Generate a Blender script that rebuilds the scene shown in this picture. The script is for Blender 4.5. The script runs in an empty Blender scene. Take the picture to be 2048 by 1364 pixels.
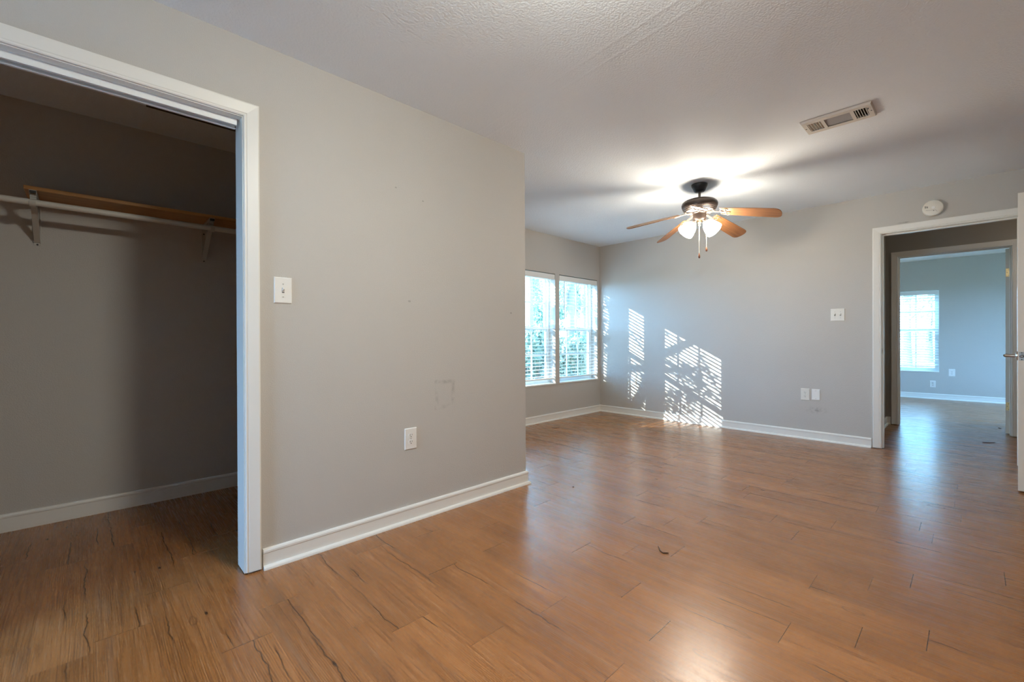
import bpy, bmesh, math, random
from mathutils import Vector, Matrix, Euler
random.seed(7)
PI = math.pi
S = bpy.context.scene
COL = S.collection

# ------------------------------------------------------------------ camera
cam_d = bpy.data.cameras.new('camera')
cam_d.sensor_fit = 'HORIZONTAL'
cam_d.sensor_width = 36.0
cam_d.lens = 36.0 * 883.9 / 2048.0
cam_d.clip_start = 0.02
cam_d.clip_end = 400
cam = bpy.data.objects.new('camera', cam_d)
COL.objects.link(cam)
_r = Vector((0.72140484, -0.69250272, -0.00387738))
_u = Vector((4.70639937e-03, -6.96190407e-04, 0.999988682))
_f = Vector((0.69249759, 0.72141492, -0.00275696))
_m = Matrix(((_r.x, _u.x, -_f.x, 0), (_r.y, _u.y, -_f.y, 0), (_r.z, _u.z, -_f.z, 1.0632), (0, 0, 0, 1)))
cam.matrix_world = _m
S.camera = cam

# ------------------------------------------------------------------ light, exposure
S.view_settings.view_transform = 'Standard'
S.view_settings.look = 'None'
S.view_settings.gamma = 1.0
S.view_settings.use_curve_mapping = False
S.view_settings.exposure = 0.32
S.cycles.diffuse_bounces = 8
S.cycles.sample_clamp_indirect = 6.0
S.cycles.caustics_reflective = False
S.cycles.caustics_refractive = False

SKY = 24.0
SKY_COL = (0.28, 0.59, 1.0)
SUN_COL = (1.0, 0.98, 0.95)
FAN_COL = (1.0, 0.90, 0.74)
DOME_COL = (0.98, 0.96, 0.84)
SUN = 20.0
FAN_GLOW = 108.0
DOME_GLOW = 178.0
SUN_K, SUN_TAN = 1.017, 0.392

wld = bpy.data.worlds.new('world')
S.world = wld
wld.use_nodes = True
bg = wld.node_tree.nodes['Background']
bg.inputs['Color'].default_value = (*SKY_COL, 1)
bg.inputs['Strength'].default_value = SKY

sun_d = bpy.data.lights.new('sun', 'SUN')
sun_d.energy = SUN
sun_d.angle = math.radians(0.22)
sun_d.color = SUN_COL
sun = bpy.data.objects.new('sun', sun_d)
COL.objects.link(sun)
sun.location = (-6, 12, 8)
sdir = Vector((1.0, -SUN_K, -SUN_TAN * math.sqrt(1 + SUN_K ** 2))).normalized()
sun.rotation_euler = sdir.to_track_quat('-Z', 'Y').to_euler()


def portal(name, loc, rot, sx, sy):
    d = bpy.data.lights.new(name, 'AREA')
    d.shape = 'RECTANGLE'
    d.size, d.size_y = sx, sy
    d.cycles.is_portal = True
    o = bpy.data.objects.new(name, d)
    COL.objects.link(o)
    o.location = loc
    o.rotation_euler = rot
    return o


# room numbers (metres); X runs along the closet wall, Y towards the window wall
H = 2.44
YC, YCB = 2.291, 2.411          # closet wall faces
XE = 2.336                      # free end of closet wall
YW, YWO = 3.84, 4.015           # window wall faces
XD, XDB = 5.498, 5.618          # wall with the doorway
XH, XHB = 7.16, 7.28            # far wall of the hall
XB = 10.67                      # far wall of the next room
YS = -1.75                      # wall behind the camera
XWST = -2.3                     # wall to the left, out of the picture

portal('portal', (4.05, 4.06, 1.2), (math.radians(-90), 0, 0), 0.9, 1.5)
portal('portal', (5.0, 4.06, 1.2), (math.radians(-90), 0, 0), 0.9, 1.5)


# ------------------------------------------------------------------ material helpers
def new_mat(name):
    m = bpy.data.materials.new(name)
    m.use_nodes = True
    nt = m.node_tree
    return m, nt, nt.nodes['Principled BSDF']


def plain(name, col, rough=0.5, metal=0.0, spec=0.5):
    m, nt, p = new_mat(name)
    p.inputs['Base Color'].default_value = (*col, 1)
    p.inputs['Roughness'].default_value = rough
    p.inputs['Metallic'].default_value = metal
    p.inputs['Specular IOR Level'].default_value = spec
    return m


def N(nt, t, **kw):
    n = nt.nodes.new(t)
    for k, v in kw.items():
        if k.startswith('i_'):
            n.inputs[k[2:].replace('_', ' ')].default_value = v
        else:
            setattr(n, k, v)
    return n


def L(nt, a, b):
    nt.links.new(a, b)


def math_n(nt, op, a, b=None, clamp=False):
    n = nt.nodes.new('ShaderNodeMath')
    n.operation = op
    n.use_clamp = clamp
    for i, v in enumerate((a, b)):
        if v is None:
            continue
        if isinstance(v, (int, float)):
            n.inputs[i].default_value = v
        else:
            nt.links.new(v, n.inputs[i])
    return n.outputs[0]


def mix_col(nt, fac, a, b, blend='MIX'):
    n = nt.nodes.new('ShaderNodeMix')
    n.data_type = 'RGBA'
    n.blend_type = blend
    for sock, v in ((n.inputs[0], fac), (n.inputs[6], a), (n.inputs[7], b)):
        if isinstance(v, (int, float)):
            sock.default_value = v
        elif isinstance(v, tuple):
            sock.default_value = (*v, 1) if len(v) == 3 else v
        else:
            nt.links.new(v, sock)
    return n.outputs[2]


def ramp(nt, src, stops, interp='LINEAR'):
    n = nt.nodes.new('ShaderNodeValToRGB')
    n.color_ramp.interpolation = interp
    e = n.color_ramp.elements
    while len(e) > 1:
        e.remove(e[0])
    first = True
    for pos, c in stops:
        if isinstance(c, (int, float)):
            c = (c, c, c)
        if first:
            e[0].position = pos
            e[0].color = (*c, 1)
            first = False
        else:
            x = e.new(pos)
            x.color = (*c, 1)
    nt.links.new(src, n.inputs[0])
    return n.outputs[0]


def painted(name, col, scale, bump, rough=0.6, mottling=0.03):
    m, nt, p = new_mat(name)
    tc = N(nt, 'ShaderNodeTexCoord')
    n1 = N(nt, 'ShaderNodeTexNoise', i_Scale=scale, i_Detail=2.5, i_Roughness=0.55)
    L(nt, tc.outputs['Object'], n1.inputs['Vector'])
    n2 = N(nt, 'ShaderNodeTexNoise', i_Scale=1.7, i_Detail=3.0)
    L(nt, tc.outputs['Object'], n2.inputs['Vector'])
    dark = tuple(c * (1 - mottling) for c in col)
    lite = tuple(min(1, c * (1 + mottling)) for c in col)
    L(nt, mix_col(nt, n2.outputs['Fac'], dark, lite), p.inputs['Base Color'])
    b = N(nt, 'ShaderNodeBump', i_Strength=bump, i_Distance=0.004)
    h = ramp(nt, n1.outputs['Fac'], [(0.35, 0.0), (0.62, 1.0)])
    L(nt, h, b.inputs['Height'])
    L(nt, b.outputs[0], p.inputs['Normal'])
    p.inputs['Roughness'].default_value = rough
    p.inputs['Specular IOR Level'].default_value = 0.35
    return m


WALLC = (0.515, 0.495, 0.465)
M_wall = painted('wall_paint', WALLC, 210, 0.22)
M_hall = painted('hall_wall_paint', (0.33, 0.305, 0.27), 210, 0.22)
M_ceil = painted('ceiling_texture', (0.83, 0.88, 0.93), 95, 0.26, 0.8)


def ceiling_ridges():
    nt = M_ceil.node_tree
    b = [n for n in nt.nodes if n.type == 'BUMP'][0]
    src = b.inputs['Height'].links[0].from_socket
    tc = N(nt, 'ShaderNodeTexCoord')
    sp = N(nt, 'ShaderNodeSeparateXYZ')
    L(nt, tc.outputs['Object'], sp.inputs[0])
    xx = math_n(nt, 'ADD', sp.outputs[0], math_n(nt, 'MULTIPLY', sp.outputs[1], -0.09))
    h = src
    for x0 in (1.662, 1.748):
        d = math_n(nt, 'DIVIDE', math_n(nt, 'SUBTRACT', xx, x0), 0.010)
        e = math_n(nt, 'EXPONENT', math_n(nt, 'MULTIPLY', math_n(nt, 'MULTIPLY', d, d), -1.0))
        h = math_n(nt, 'ADD', h, math_n(nt, 'MULTIPLY', e, 1.0))
    L(nt, h, b.inputs['Height'])


ceiling_ridges()
M_trim = painted('white_trim_paint', (0.78, 0.77, 0.73), 25, 0.02, 0.35, 0.02)
M_door = painted('door_paint', (0.82, 0.78, 0.70), 25, 0.02, 0.4, 0.02)
M_vinyl = plain('white_vinyl', (0.82, 0.84, 0.84), 0.35)
M_slat = plain('blind_slat', (0.80, 0.81, 0.80), 0.45)
M_plate = plain('white_plastic', (0.80, 0.79, 0.76), 0.3)
M_plate2 = plain('cream_plastic', (0.74, 0.71, 0.64), 0.35)
M_slot = plain('dark_slot', (0.03, 0.03, 0.03), 0.6)
M_screw = plain('screw_metal', (0.45, 0.44, 0.42), 0.35, 0.9)
M_bronze = plain('bronze_metal', (0.045, 0.032, 0.026), 0.38, 0.55)
M_canopy = plain('black_metal', (0.012, 0.012, 0.014), 0.35, 0.3)
M_brass = plain('brass', (0.60, 0.42, 0.20), 0.35, 0.9)
M_nickel = plain('satin_nickel', (0.50, 0.45, 0.40), 0.28, 1.0)
M_iron = plain('blade_iron_metal', (0.16, 0.13, 0.11), 0.5, 0.3)
M_pewter = plain('fan_underside_metal', (0.24, 0.20, 0.17), 0.6, 0.2)
M_rod = plain('rod_enamel', (0.62, 0.60, 0.55), 0.35)
M_bracket = plain('bracket_enamel', (0.50, 0.48, 0.44), 0.4)
M_vent = plain('vent_enamel', (0.66, 0.61, 0.54), 0.45)
M_damper = plain('vent_damper', (0.33, 0.31, 0.30), 0.5)
M_dark = plain('duct_dark', (0.012, 0.011, 0.01), 0.8)
M_chain = plain('chain_metal', (0.65, 0.60, 0.52), 0.4, 0.6)
M_fob = plain('fob_wood', (0.10, 0.035, 0.015), 0.4)
M_cord = plain('blind_cord', (0.78, 0.78, 0.76), 0.7)
M_wand = plain('wand_plastic', (0.16, 0.19, 0.21), 0.25)
M_gasket = plain('gasket', (0.03, 0.035, 0.04), 0.6)
M_hatch = plain('hatch_wood', (0.07, 0.040, 0.022), 0.6)
M_twig = plain('twig_bark', (0.06, 0.03, 0.015), 0.8)


def wood(name, dark, lite, axis_scale, rough=0.45, coord='Object'):
    m, nt, p = new_mat(name)
    tc = N(nt, 'ShaderNodeTexCoord')
    mp = N(nt, 'ShaderNodeMapping')
    mp.inputs['Scale'].default_value = axis_scale
    L(nt, tc.outputs[coord], mp.inputs['Vector'])
    n = N(nt, 'ShaderNodeTexNoise', i_Scale=1.0, i_Detail=6.0, i_Roughness=0.6)
    L(nt, mp.outputs[0], n.inputs['Vector'])
    L(nt, ramp(nt, n.outputs['Fac'], [(0.3, dark), (0.7, lite)]), p.inputs['Base Color'])
    p.inputs['Roughness'].default_value = rough
    return m


M_blade = wood('blade_wood', (0.16, 0.062, 0.020), (0.28, 0.125, 0.048), (4, 90, 4))
M_shelf = wood('shelf_wood', (0.38, 0.17, 0.045), (0.60, 0.31, 0.095), (2.0, 45, 45), 0.4)


def emitter(name, col, strength):
    m, nt, p = new_mat(name)
    p.inputs['Base Color'].default_value = (0.9, 0.88, 0.84, 1)
    p.inputs['Roughness'].default_value = 0.4
    p.inputs['Emission Color'].default_value = (*col, 1)
    p.inputs['Emission Strength'].default_value = strength
    m.cycles.emission_sampling = 'FRONT'
    return m


M_shade = emitter('lit_frosted_glass', FAN_COL, FAN_GLOW)
M_dome = emitter('lit_dome_glass', DOME_COL, DOME_GLOW)


def glass_mat():
    m = bpy.data.materials.new('window_glass')
    m.use_nodes = True
    nt = m.node_tree
    nt.nodes.clear()
    out = N(nt, 'ShaderNodeOutputMaterial')
    tr = N(nt, 'ShaderNodeBsdfTransparent')
    tr.inputs[0].default_value = (0.90, 0.95, 0.95, 1)
    gl = N(nt, 'ShaderNodeBsdfGlossy')
    gl.inputs['Roughness'].default_value = 0.02
    lw = N(nt, 'ShaderNodeLayerWeight')
    lw.inputs['Blend'].default_value = 0.5
    fr5 = math_n(nt, 'ADD', math_n(nt, 'MULTIPLY', math_n(nt, 'POWER', lw.outputs['Facing'], 5.0), 0.9), 0.03)
    mx = N(nt, 'ShaderNodeMixShader')
    L(nt, fr5, mx.inputs[0])
    L(nt, tr.outputs[0], mx.inputs[1])
    L(nt, gl.outputs[0], mx.inputs[2])
    L(nt, mx.outputs[0], out.inputs[0])
    return m


def screen_mat():
    m = bpy.data.materials.new('insect_screen_mesh')
    m.use_nodes = True
    nt = m.node_tree
    nt.nodes.clear()
    out = N(nt, 'ShaderNodeOutputMaterial')
    tr = N(nt, 'ShaderNodeBsdfTransparent')
    df = N(nt, 'ShaderNodeBsdfDiffuse')
    df.inputs[0].default_value = (0.14, 0.16, 0.17, 1)
    mx = N(nt, 'ShaderNodeMixShader')
    mx.inputs[0].default_value = 0.22
    L(nt, tr.outputs[0], mx.inputs[1])
    L(nt, df.outputs[0], mx.inputs[2])
    L(nt, mx.outputs[0], out.inputs[0])
    return m


M_glass = glass_mat()
M_screen = screen_mat()


def floor_mat():
    m, nt, p = new_mat('plank_floor')
    uv = N(nt, 'ShaderNodeUVMap', uv_map='plank')
    at = N(nt, 'ShaderNodeAttribute', attribute_name='tone')
    sx = N(nt, 'ShaderNodeSeparateXYZ')
    L(nt, uv.outputs[0], sx.inputs[0])
    u, v = sx.outputs[0], sx.outputs[1]
    rnd = at.outputs['Fac']
    # u in metres across a plank (0..0.157), v in metres along it; shift by plank number
    def coords(su, sv, k):
        c = N(nt, 'ShaderNodeCombineXYZ')
        L(nt, math_n(nt, 'MULTIPLY', u, su), c.inputs[0])
        L(nt, math_n(nt, 'MULTIPLY', v, sv), c.inputs[1])
        L(nt, math_n(nt, 'MULTIPLY', rnd, k), c.inputs[2])
        return c.outputs[0]

    def noise(su, sv, k, detail=4.0, rough=0.6, dist=0.0):
        n = N(nt, 'ShaderNodeTexNoise', i_Scale=1.0, i_Detail=detail, i_Roughness=rough, i_Distortion=dist)
        L(nt, coords(su, sv, k), n.inputs['Vector'])
        return n.outputs['Fac']

    # broad tone of every plank
    base = ramp(nt, noise(9, 1.6, 61, 3), [(0.28, (0.250, 0.096, 0.025)), (0.52, (0.325, 0.131, 0.038)), (0.75, (0.380, 0.162, 0.054))])
    tone = ramp(nt, rnd, [(0.0, (0.90, 0.89, 0.88)), (0.5, (1.0, 1.0, 1.0)), (1.0, (1.08, 1.08, 1.08))])
    col = mix_col(nt, 1.0, base, tone, 'MULTIPLY')
    ed = N(nt, 'ShaderNodeUVMap', uv_map='edge')
    es = N(nt, 'ShaderNodeSeparateXYZ')
    L(nt, ed.outputs[0], es.inputs[0])
    eu, ev = es.outputs[0], es.outputs[1]

    def frac(k, a=0.0):
        return math_n(nt, 'FRACT', math_n(nt, 'ADD', math_n(nt, 'MULTIPLY', rnd, k), a))

    # fine straight grain
    fine = noise(300, 5.0, 37, 4, 0.6)
    col = mix_col(nt, ramp(nt, fine, [(0.30, 0.62), (0.5, 0.0)]), col, (0.105, 0.040, 0.014))
    col = mix_col(nt, ramp(nt, fine, [(0.56, 0.0), (0.78, 0.62)]), col, (0.54, 0.31, 0.17))
    mid = noise(95, 3.0, 53, 3, 0.55)
    col = mix_col(nt, ramp(nt, mid, [(0.28, 0.34), (0.44, 0.0)]), col, (0.130, 0.055, 0.024))
    col = mix_col(nt, ramp(nt, mid, [(0.58, 0.0), (0.74, 0.28)]), col, (0.50, 0.28, 0.15))
    # grey-brown weathered streaks
    grey = noise(26, 1.1, 19, 3, 0.5)
    col = mix_col(nt, ramp(nt, grey, [(0.56, 0.0), (0.75, 0.38)]), col, (0.175, 0.105, 0.068))
    # a knot in each plank bends the growth lines round itself
    ku = math_n(nt, 'ADD', math_n(nt, 'MULTIPLY', frac(7.3), 0.085), 0.036)
    kv = math_n(nt, 'ADD', math_n(nt, 'MULTIPLY', frac(13.7, 0.3), 0.74), 0.09)
    wob = math_n(nt, 'MULTIPLY', math_n(nt, 'SUBTRACT', noise(6, 2.6, 91, 2, 0.5), 0.5), 0.034)
    du_ = math_n(nt, 'SUBTRACT', eu, ku)
    dv_ = math_n(nt, 'SUBTRACT', ev, kv)
    a_ = math_n(nt, 'DIVIDE', math_n(nt, 'ADD', du_, math_n(nt, 'MULTIPLY', wob, 0.5)), 0.017)
    b_ = math_n(nt, 'DIVIDE', dv_, 0.040)
    e2 = math_n(nt, 'ADD', math_n(nt, 'POWER', math_n(nt, 'ABSOLUTE', a_), 2.0), math_n(nt, 'POWER', math_n(nt, 'ABSOLUTE', b_), 2.0))
    e1 = math_n(nt, 'ADD', math_n(nt, 'SQRT', e2), math_n(nt, 'MULTIPLY', math_n(nt, 'SUBTRACT', noise(34, 13, 57, 2, 0.5), 0.5), 1.3))
    g_ = math_n(nt, 'MULTIPLY', math_n(nt, 'MULTIPLY', a_, 0.011), math_n(nt, 'EXPONENT', math_n(nt, 'MULTIPLY', e2, -0.32)))
    gc = math_n(nt, 'ADD', math_n(nt, 'SUBTRACT', eu, g_), wob)
    sw = math_n(nt, 'SINE', math_n(nt, 'MULTIPLY', gc, 900.0))
    band = ramp(nt, noise(7, 1.3, 47, 2), [(0.44, 0.0), (0.58, 1.0)])
    near = ramp(nt, e1, [(0.9, 1.0), (3.0, 0.0)])
    band = math_n(nt, 'MAXIMUM', band, math_n(nt, 'MULTIPLY', near, 0.9))
    lines = ramp(nt, sw, [(0.35, 0.0), (0.95, 0.50)])
    col = mix_col(nt, math_n(nt, 'MULTIPLY', lines, band), col, (0.095, 0.038, 0.014))
    # outline of the knot on about half the planks
    has = math_n(nt, 'GREATER_THAN', frac(29.1, 0.1), 0.6)
    rim = ramp(nt, math_n(nt, 'ABSOLUTE', math_n(nt, 'SUBTRACT', e1, 0.92)), [(0.04, 1.0), (0.15, 0.0)])
    col = mix_col(nt, math_n(nt, 'MULTIPLY', math_n(nt, 'MULTIPLY', rim, has), 0.42), col, (0.040, 0.017, 0.007))
    # long thin wavering cracks, two to a plank, broken by a mask
    for kk, off, sc, amp, lo_ in ((3.9, 0.15, 3.6, 0.050, 0.56), (17.3, 0.62, 2.6, 0.040, 0.60)):
        u0 = math_n(nt, 'ADD', math_n(nt, 'MULTIPLY', frac(kk, off), 0.125), 0.016)
        wv = N(nt, 'ShaderNodeTexNoise', i_Scale=1.0, i_Detail=4.0, i_Roughness=0.55)
        cc = N(nt, 'ShaderNodeCombineXYZ')
        L(nt, math_n(nt, 'MULTIPLY', v, sc * 1.6), cc.inputs[1])
        L(nt, math_n(nt, 'MULTIPLY', rnd, 40.0 + kk), cc.inputs[2])
        L(nt, cc.outputs[0], wv.inputs['Vector'])
        path = math_n(nt, 'ADD', u0, math_n(nt, 'MULTIPLY', math_n(nt, 'SUBTRACT', wv.outputs['Fac'], 0.5), amp))
        d_ = math_n(nt, 'ABSOLUTE', math_n(nt, 'SUBTRACT', eu, path))
        cr = ramp(nt, d_, [(0.0005, 1.0), (0.0014, 0.0)])
        cm = ramp(nt, noise(1.0, 1.5, 29 + kk, 1), [(lo_, 0.0), (lo_ + 0.05, 1.0)])
        col = mix_col(nt, math_n(nt, 'MULTIPLY', math_n(nt, 'MULTIPLY', cr, cm), 0.9), col, (0.016, 0.007, 0.003))
    # small dark knots and worm holes
    vo = N(nt, 'ShaderNodeTexVoronoi', i_Scale=1.0)
    L(nt, coords(9.5, 3.4, 211), vo.inputs['Vector'])
    kn = ramp(nt, vo.outputs['Distance'], [(0.035, 1.0), (0.075, 0.0)])
    ks = N(nt, 'ShaderNodeSeparateColor')
    L(nt, vo.outputs['Color'], ks.inputs[0])
    kmask = ramp(nt, ks.outputs[0], [(0.72, 0.0), (0.76, 1.0)])
    col = mix_col(nt, math_n(nt, 'MULTIPLY', math_n(nt, 'MULTIPLY', kn, kmask), 0.9), col, (0.022, 0.011, 0.007))
    # seams between planks
    su = math_n(nt, 'MINIMUM', es.outputs[0], math_n(nt, 'SUBTRACT', 0.157, es.outputs[0]))
    sv = math_n(nt, 'MINIMUM', es.outputs[1], math_n(nt, 'SUBTRACT', 0.914, es.outputs[1]))
    seam_u = math_n(nt, 'MULTIPLY', math_n(nt, 'LESS_THAN', su, 0.0006), 0.30)
    seam_v = math_n(nt, 'MULTIPLY', math_n(nt, 'LESS_THAN', sv, 0.0012), ramp(nt, frac(41.3), [(0.35, 0.15), (0.6, 0.9)]))
    seam = math_n(nt, 'MAXIMUM', seam_u, seam_v)
    col = mix_col(nt, seam, col, (0.022, 0.012, 0.008))
    L(nt, col, p.inputs['Base Color'])
    rg = ramp(nt, fine, [(0.3, 0.31), (0.7, 0.22)])
    L(nt, rg, p.inputs['Roughness'])
    p.inputs['Specular IOR Level'].default_value = 0.72
    b = N(nt, 'ShaderNodeBump', i_Strength=0.10, i_Distance=0.0015)
    L(nt, fine, b.inputs['Height'])
    L(nt, b.outputs[0], p.inputs['Normal'])
    return m


M_floor = floor_mat()


def closet_wall_mat():
    """wall paint with a rubbed square smudge and a few nicks where a plate once sat"""
    m = M_wall.copy()
    m.name = 'wall_paint_scuffed'
    nt = m.node_tree
    p = nt.nodes['Principled BSDF']
    src = p.inputs['Base Color'].links[0].from_socket
    tc = N(nt, 'ShaderNodeTexCoord')
    s = N(nt, 'ShaderNodeSeparateXYZ')
    L(nt, tc.outputs['Object'], s.inputs[0])
    x = math_n(nt, 'ABSOLUTE', math_n(nt, 'SUBTRACT', s.outputs[0], 1.615))
    z = math_n(nt, 'ABSOLUTE', math_n(nt, 'SUBTRACT', s.outputs[2], 0.725))
    dx = math_n(nt, 'ABSOLUTE', math_n(nt, 'SUBTRACT', x, 0.062))
    dz = math_n(nt, 'ABSOLUTE', math_n(nt, 'SUBTRACT', z, 0.078))
    inx = math_n(nt, 'LESS_THAN', x, 0.078)
    inz = math_n(nt, 'LESS_THAN', z, 0.092)
    ring = math_n(nt, 'MINIMUM', dx, dz)
    ringm = ramp(nt, ring, [(0.004, 1.0), (0.018, 0.0)])
    n = N(nt, 'ShaderNodeTexNoise', i_Scale=21.0, i_Detail=4.0)
    L(nt, tc.outputs['Object'], n.inputs['Vector'])
    nm = ramp(nt, n.outputs['Fac'], [(0.40, 0.0), (0.66, 0.42)])
    f = math_n(nt, 'MULTIPLY', math_n(nt, 'MULTIPLY', ringm, nm), math_n(nt, 'MULTIPLY', inx, inz))
    c = mix_col(nt, f, src, (0.22, 0.21, 0.20))

    def spot(px, pz, r, a, cc):
        nonlocal c
        ax = math_n(nt, 'POWER', math_n(nt, 'SUBTRACT', s.outputs[0], px), 2.0)
        az = math_n(nt, 'POWER', math_n(nt, 'SUBTRACT', s.outputs[2], pz), 2.0)
        d = math_n(nt, 'SQRT', math_n(nt, 'ADD', math_n(nt, 'MULTIPLY', ax, 0.4), az))
        f2 = math_n(nt, 'MULTIPLY', math_n(nt, 'LESS_THAN', d, r), a)
        c = mix_col(nt, f2, c, cc)
    spot(1.365, 1.292, 0.006, 0.5, (0.25, 0.24, 0.22))
    spot(2.19, 1.255, 0.006, 0.5, (0.22, 0.20, 0.18))
    spot(1.28, 1.94, 0.004, 0.5, (0.2, 0.19, 0.17))
    spot(1.46, 1.90, 0.004, 0.5, (0.2, 0.19, 0.17))
    L(nt, c, p.inputs['Base Color'])
    return m


def east_wall_mat():
    """wall paint with a rubbed patch under the outlets and a scuff above the doorway"""
    m = M_wall.copy()
    m.name = 'wall_paint_east'
    nt = m.node_tree
    p = nt.nodes['Principled BSDF']
    c = p.inputs['Base Color'].links[0].from_socket
    tc = N(nt, 'ShaderNodeTexCoord')
    s = N(nt, 'ShaderNodeSeparateXYZ')
    L(nt, tc.outputs['Object'], s.inputs[0])
    n = N(nt, 'ShaderNodeTexNoise', i_Scale=30.0, i_Detail=4.0)
    L(nt, tc.outputs['Object'], n.inputs['Vector'])
    for py, pz, ry, rz, a in ((1.13, 0.315, 0.085, 0.032, 0.55), (0.44, 2.143, 0.045, 0.006, 0.8)):
        dy = math_n(nt, 'DIVIDE', math_n(nt, 'SUBTRACT', s.outputs[1], py), ry)
        dz = math_n(nt, 'DIVIDE', math_n(nt, 'SUBTRACT', s.outputs[2], pz), rz)
        d = math_n(nt, 'ADD', math_n(nt, 'MULTIPLY', dy, dy), math_n(nt, 'MULTIPLY', dz, dz))
        f = math_n(nt, 'MULTIPLY', math_n(nt, 'EXPONENT', math_n(nt, 'MULTIPLY', d, -1.5)), ramp(nt, n.outputs['Fac'], [(0.38, 0.0), (0.62, a)]))
        c = mix_col(nt, f, c, (0.20, 0.18, 0.16))
    L(nt, c, p.inputs['Base Color'])
    return m


M_wall_east = east_wall_mat()
M_wall_scuff = closet_wall_mat()


# ------------------------------------------------------------------ mesh helpers
def box(bm, x0, x1, y0, y1, z0, z1, bevel=0.0, mi=0):
    vs = [bm.verts.new((x, y, z)) for z in (z0, z1) for x, y in ((x0, y0), (x1, y0), (x1, y1), (x0, y1))]
    fs = [(3, 2, 1, 0), (4, 5, 6, 7), (0, 1, 5, 4), (1, 2, 6, 5), (2, 3, 7, 6), (3, 0, 4, 7)]
    faces = [bm.faces.new([vs[i] for i in f]) for f in fs]
    for f in faces:
        f.material_index = mi
    if bevel:
        es = list({e for f in faces for e in f.edges})
        bmesh.ops.bevel(bm, geom=es, offset=bevel, segments=2, affect='EDGES', profile=0.6)


def sweep(bm, rings, closed_ends=True, loop=False):
    """rings: list of equal-length closed vertex rings"""
    vr = [[bm.verts.new(p) for p in r] for r in rings]
    n = len(vr[0])
    pairs = list(zip(vr, vr[1:])) + ([(vr[-1], vr[0])] if loop else [])
    for a, b in pairs:
        for i in range(n):
            j = (i + 1) % n
            bm.faces.new((a[i], a[j], b[j], b[i]))
    if closed_ends and not loop:
        bm.faces.new(vr[0][::-1])
        bm.faces.new(vr[-1])


def tube(bm, pts, r, seg=10):
    pts = [Vector(p) for p in pts]
    rr = r if isinstance(r, (list, tuple)) else [r] * len(pts)
    rings = []
    up = None
    for i, p in enumerate(pts):
        d = (pts[min(i + 1, len(pts) - 1)] - pts[max(i - 1, 0)]).normalized()
        if up is None:
            up = Vector((0, 0, 1)) if abs(d.z) < 0.9 else Vector((1, 0, 0))
        a = d.cross(up).normalized()
        b = a.cross(d).normalized()
        up = b
        rings.append([p + a * rr[i] * math.cos(2 * PI * k / seg) + b * rr[i] * math.sin(2 * PI * k / seg) for k in range(seg)])
    sweep(bm, rings)


def lathe(bm, prof, seg=32, mat=None, cap=True):
    """prof: (r, z) list, turned about z; mat places it"""
    mat = mat or Matrix.Identity(4)
    rings = []
    for r, z in prof:
        rings.append([mat @ Vector((r * math.cos(2 * PI * k / seg), r * math.sin(2 * PI * k / seg), z)) for k in range(seg)])
    sweep(bm, rings, cap)


def prism(bm, outline, z0, z1, mat=None):
    mat = mat or Matrix.Identity(4)
    sweep(bm, [[mat @ Vector((x, y, z)) for x, y in outline] for z in (z0, z1)])


def obj(name, bm, mat, parent=None, smooth=False, angle=35, recalc=True):
    if recalc:
        bmesh.ops.recalc_face_normals(bm, faces=bm.faces)
    me = bpy.data.meshes.new(name)
    bm.to_mesh(me)
    bm.free()
    for m in (mat if isinstance(mat, (list, tuple)) else [mat]):
        me.materials.append(m)
    o = bpy.data.objects.new(name, me)
    COL.objects.link(o)
    if parent is not None:
        o.parent = parent
    if smooth:
        for f in me.polygons:
            f.use_smooth = True
        try:
            me.set_sharp_from_angle(angle=math.radians(angle))
        except Exception:
            pass
    return o


def thing(name, label, cat, loc=(0, 0, 0), rotz=0.0, group=None):
    o = bpy.data.objects.new(name, None)
    o.empty_display_size = 0.1
    COL.objects.link(o)
    o.location = loc
    o.rotation_euler = (0, 0, rotz)
    o['label'] = label
    o['category'] = cat
    if group:
        o['group'] = group
    return o


def tag(o, label, cat, group=None, kind=None):
    o['label'] = label
    o['category'] = cat
    if group:
        o['group'] = group
    if kind:
        o['kind'] = kind
    return o


def struct(o):
    o['kind'] = 'structure'
    return o


def B():
    return bmesh.new()


def boxes(name, lst, mat, parent=None, bevel=0.0):
    bm = B()
    for b in lst:
        box(bm, *b, bevel=bevel)
    return obj(name, bm, mat, parent)


NEG90 = -PI / 2   # turns a -Y facing fitting to face -X

# ------------------------------------------------------------------ floor
def build_floor():
    bm = B()
    W_, L_ = 0.157, 0.914
    uvp = bm.loops.layers.uv.new('plank')
    uve = bm.loops.layers.uv.new('edge')
    tone = bm.faces.layers.float.new('tone')
    known = {0: 0.307, -1: 0.483, -2: 1.023, -3: 1.195, -4: 1.385, -5: 1.003, -6: 0.79, -8: 1.706, -9: 1.207, -11: 1.589, -12: 1.95, -7: 0.25, -10: 0.55}
    x_lo, x_hi, y_lo, y_hi = XWST - 0.1, XB + 0.2, YS - 0.15, YWO - 0.02
    i = math.floor((x_lo - 2.365) / W_)
    rr = random.Random(3)
    while 2.365 + i * W_ < x_hi:
        xa, xb = 2.365 + i * W_, 2.365 + (i + 1) * W_
        off = known.get(i, rr.random() * L_)
        j = math.floor((y_lo - off) / L_)
        while off + j * L_ < y_hi:
            ya, yb = off + j * L_, off + (j + 1) * L_
            f = bm.faces.new([bm.verts.new(c) for c in ((xa, ya, 0), (xb, ya, 0), (xb, yb, 0), (xa, yb, 0))])
            t = rr.random()
            f[tone] = t
            du = rr.random() * 3
            for lp, (a, b) in zip(f.loops, ((0, 0), (W_, 0), (W_, L_), (0, L_))):
                lp[uvp].uv = (a + du, b + t * 17)
                lp[uve].uv = (a, b)
            j += 1
        i += 1
    o = obj('floor', bm, M_floor, recalc=False)
    struct(o)


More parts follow.
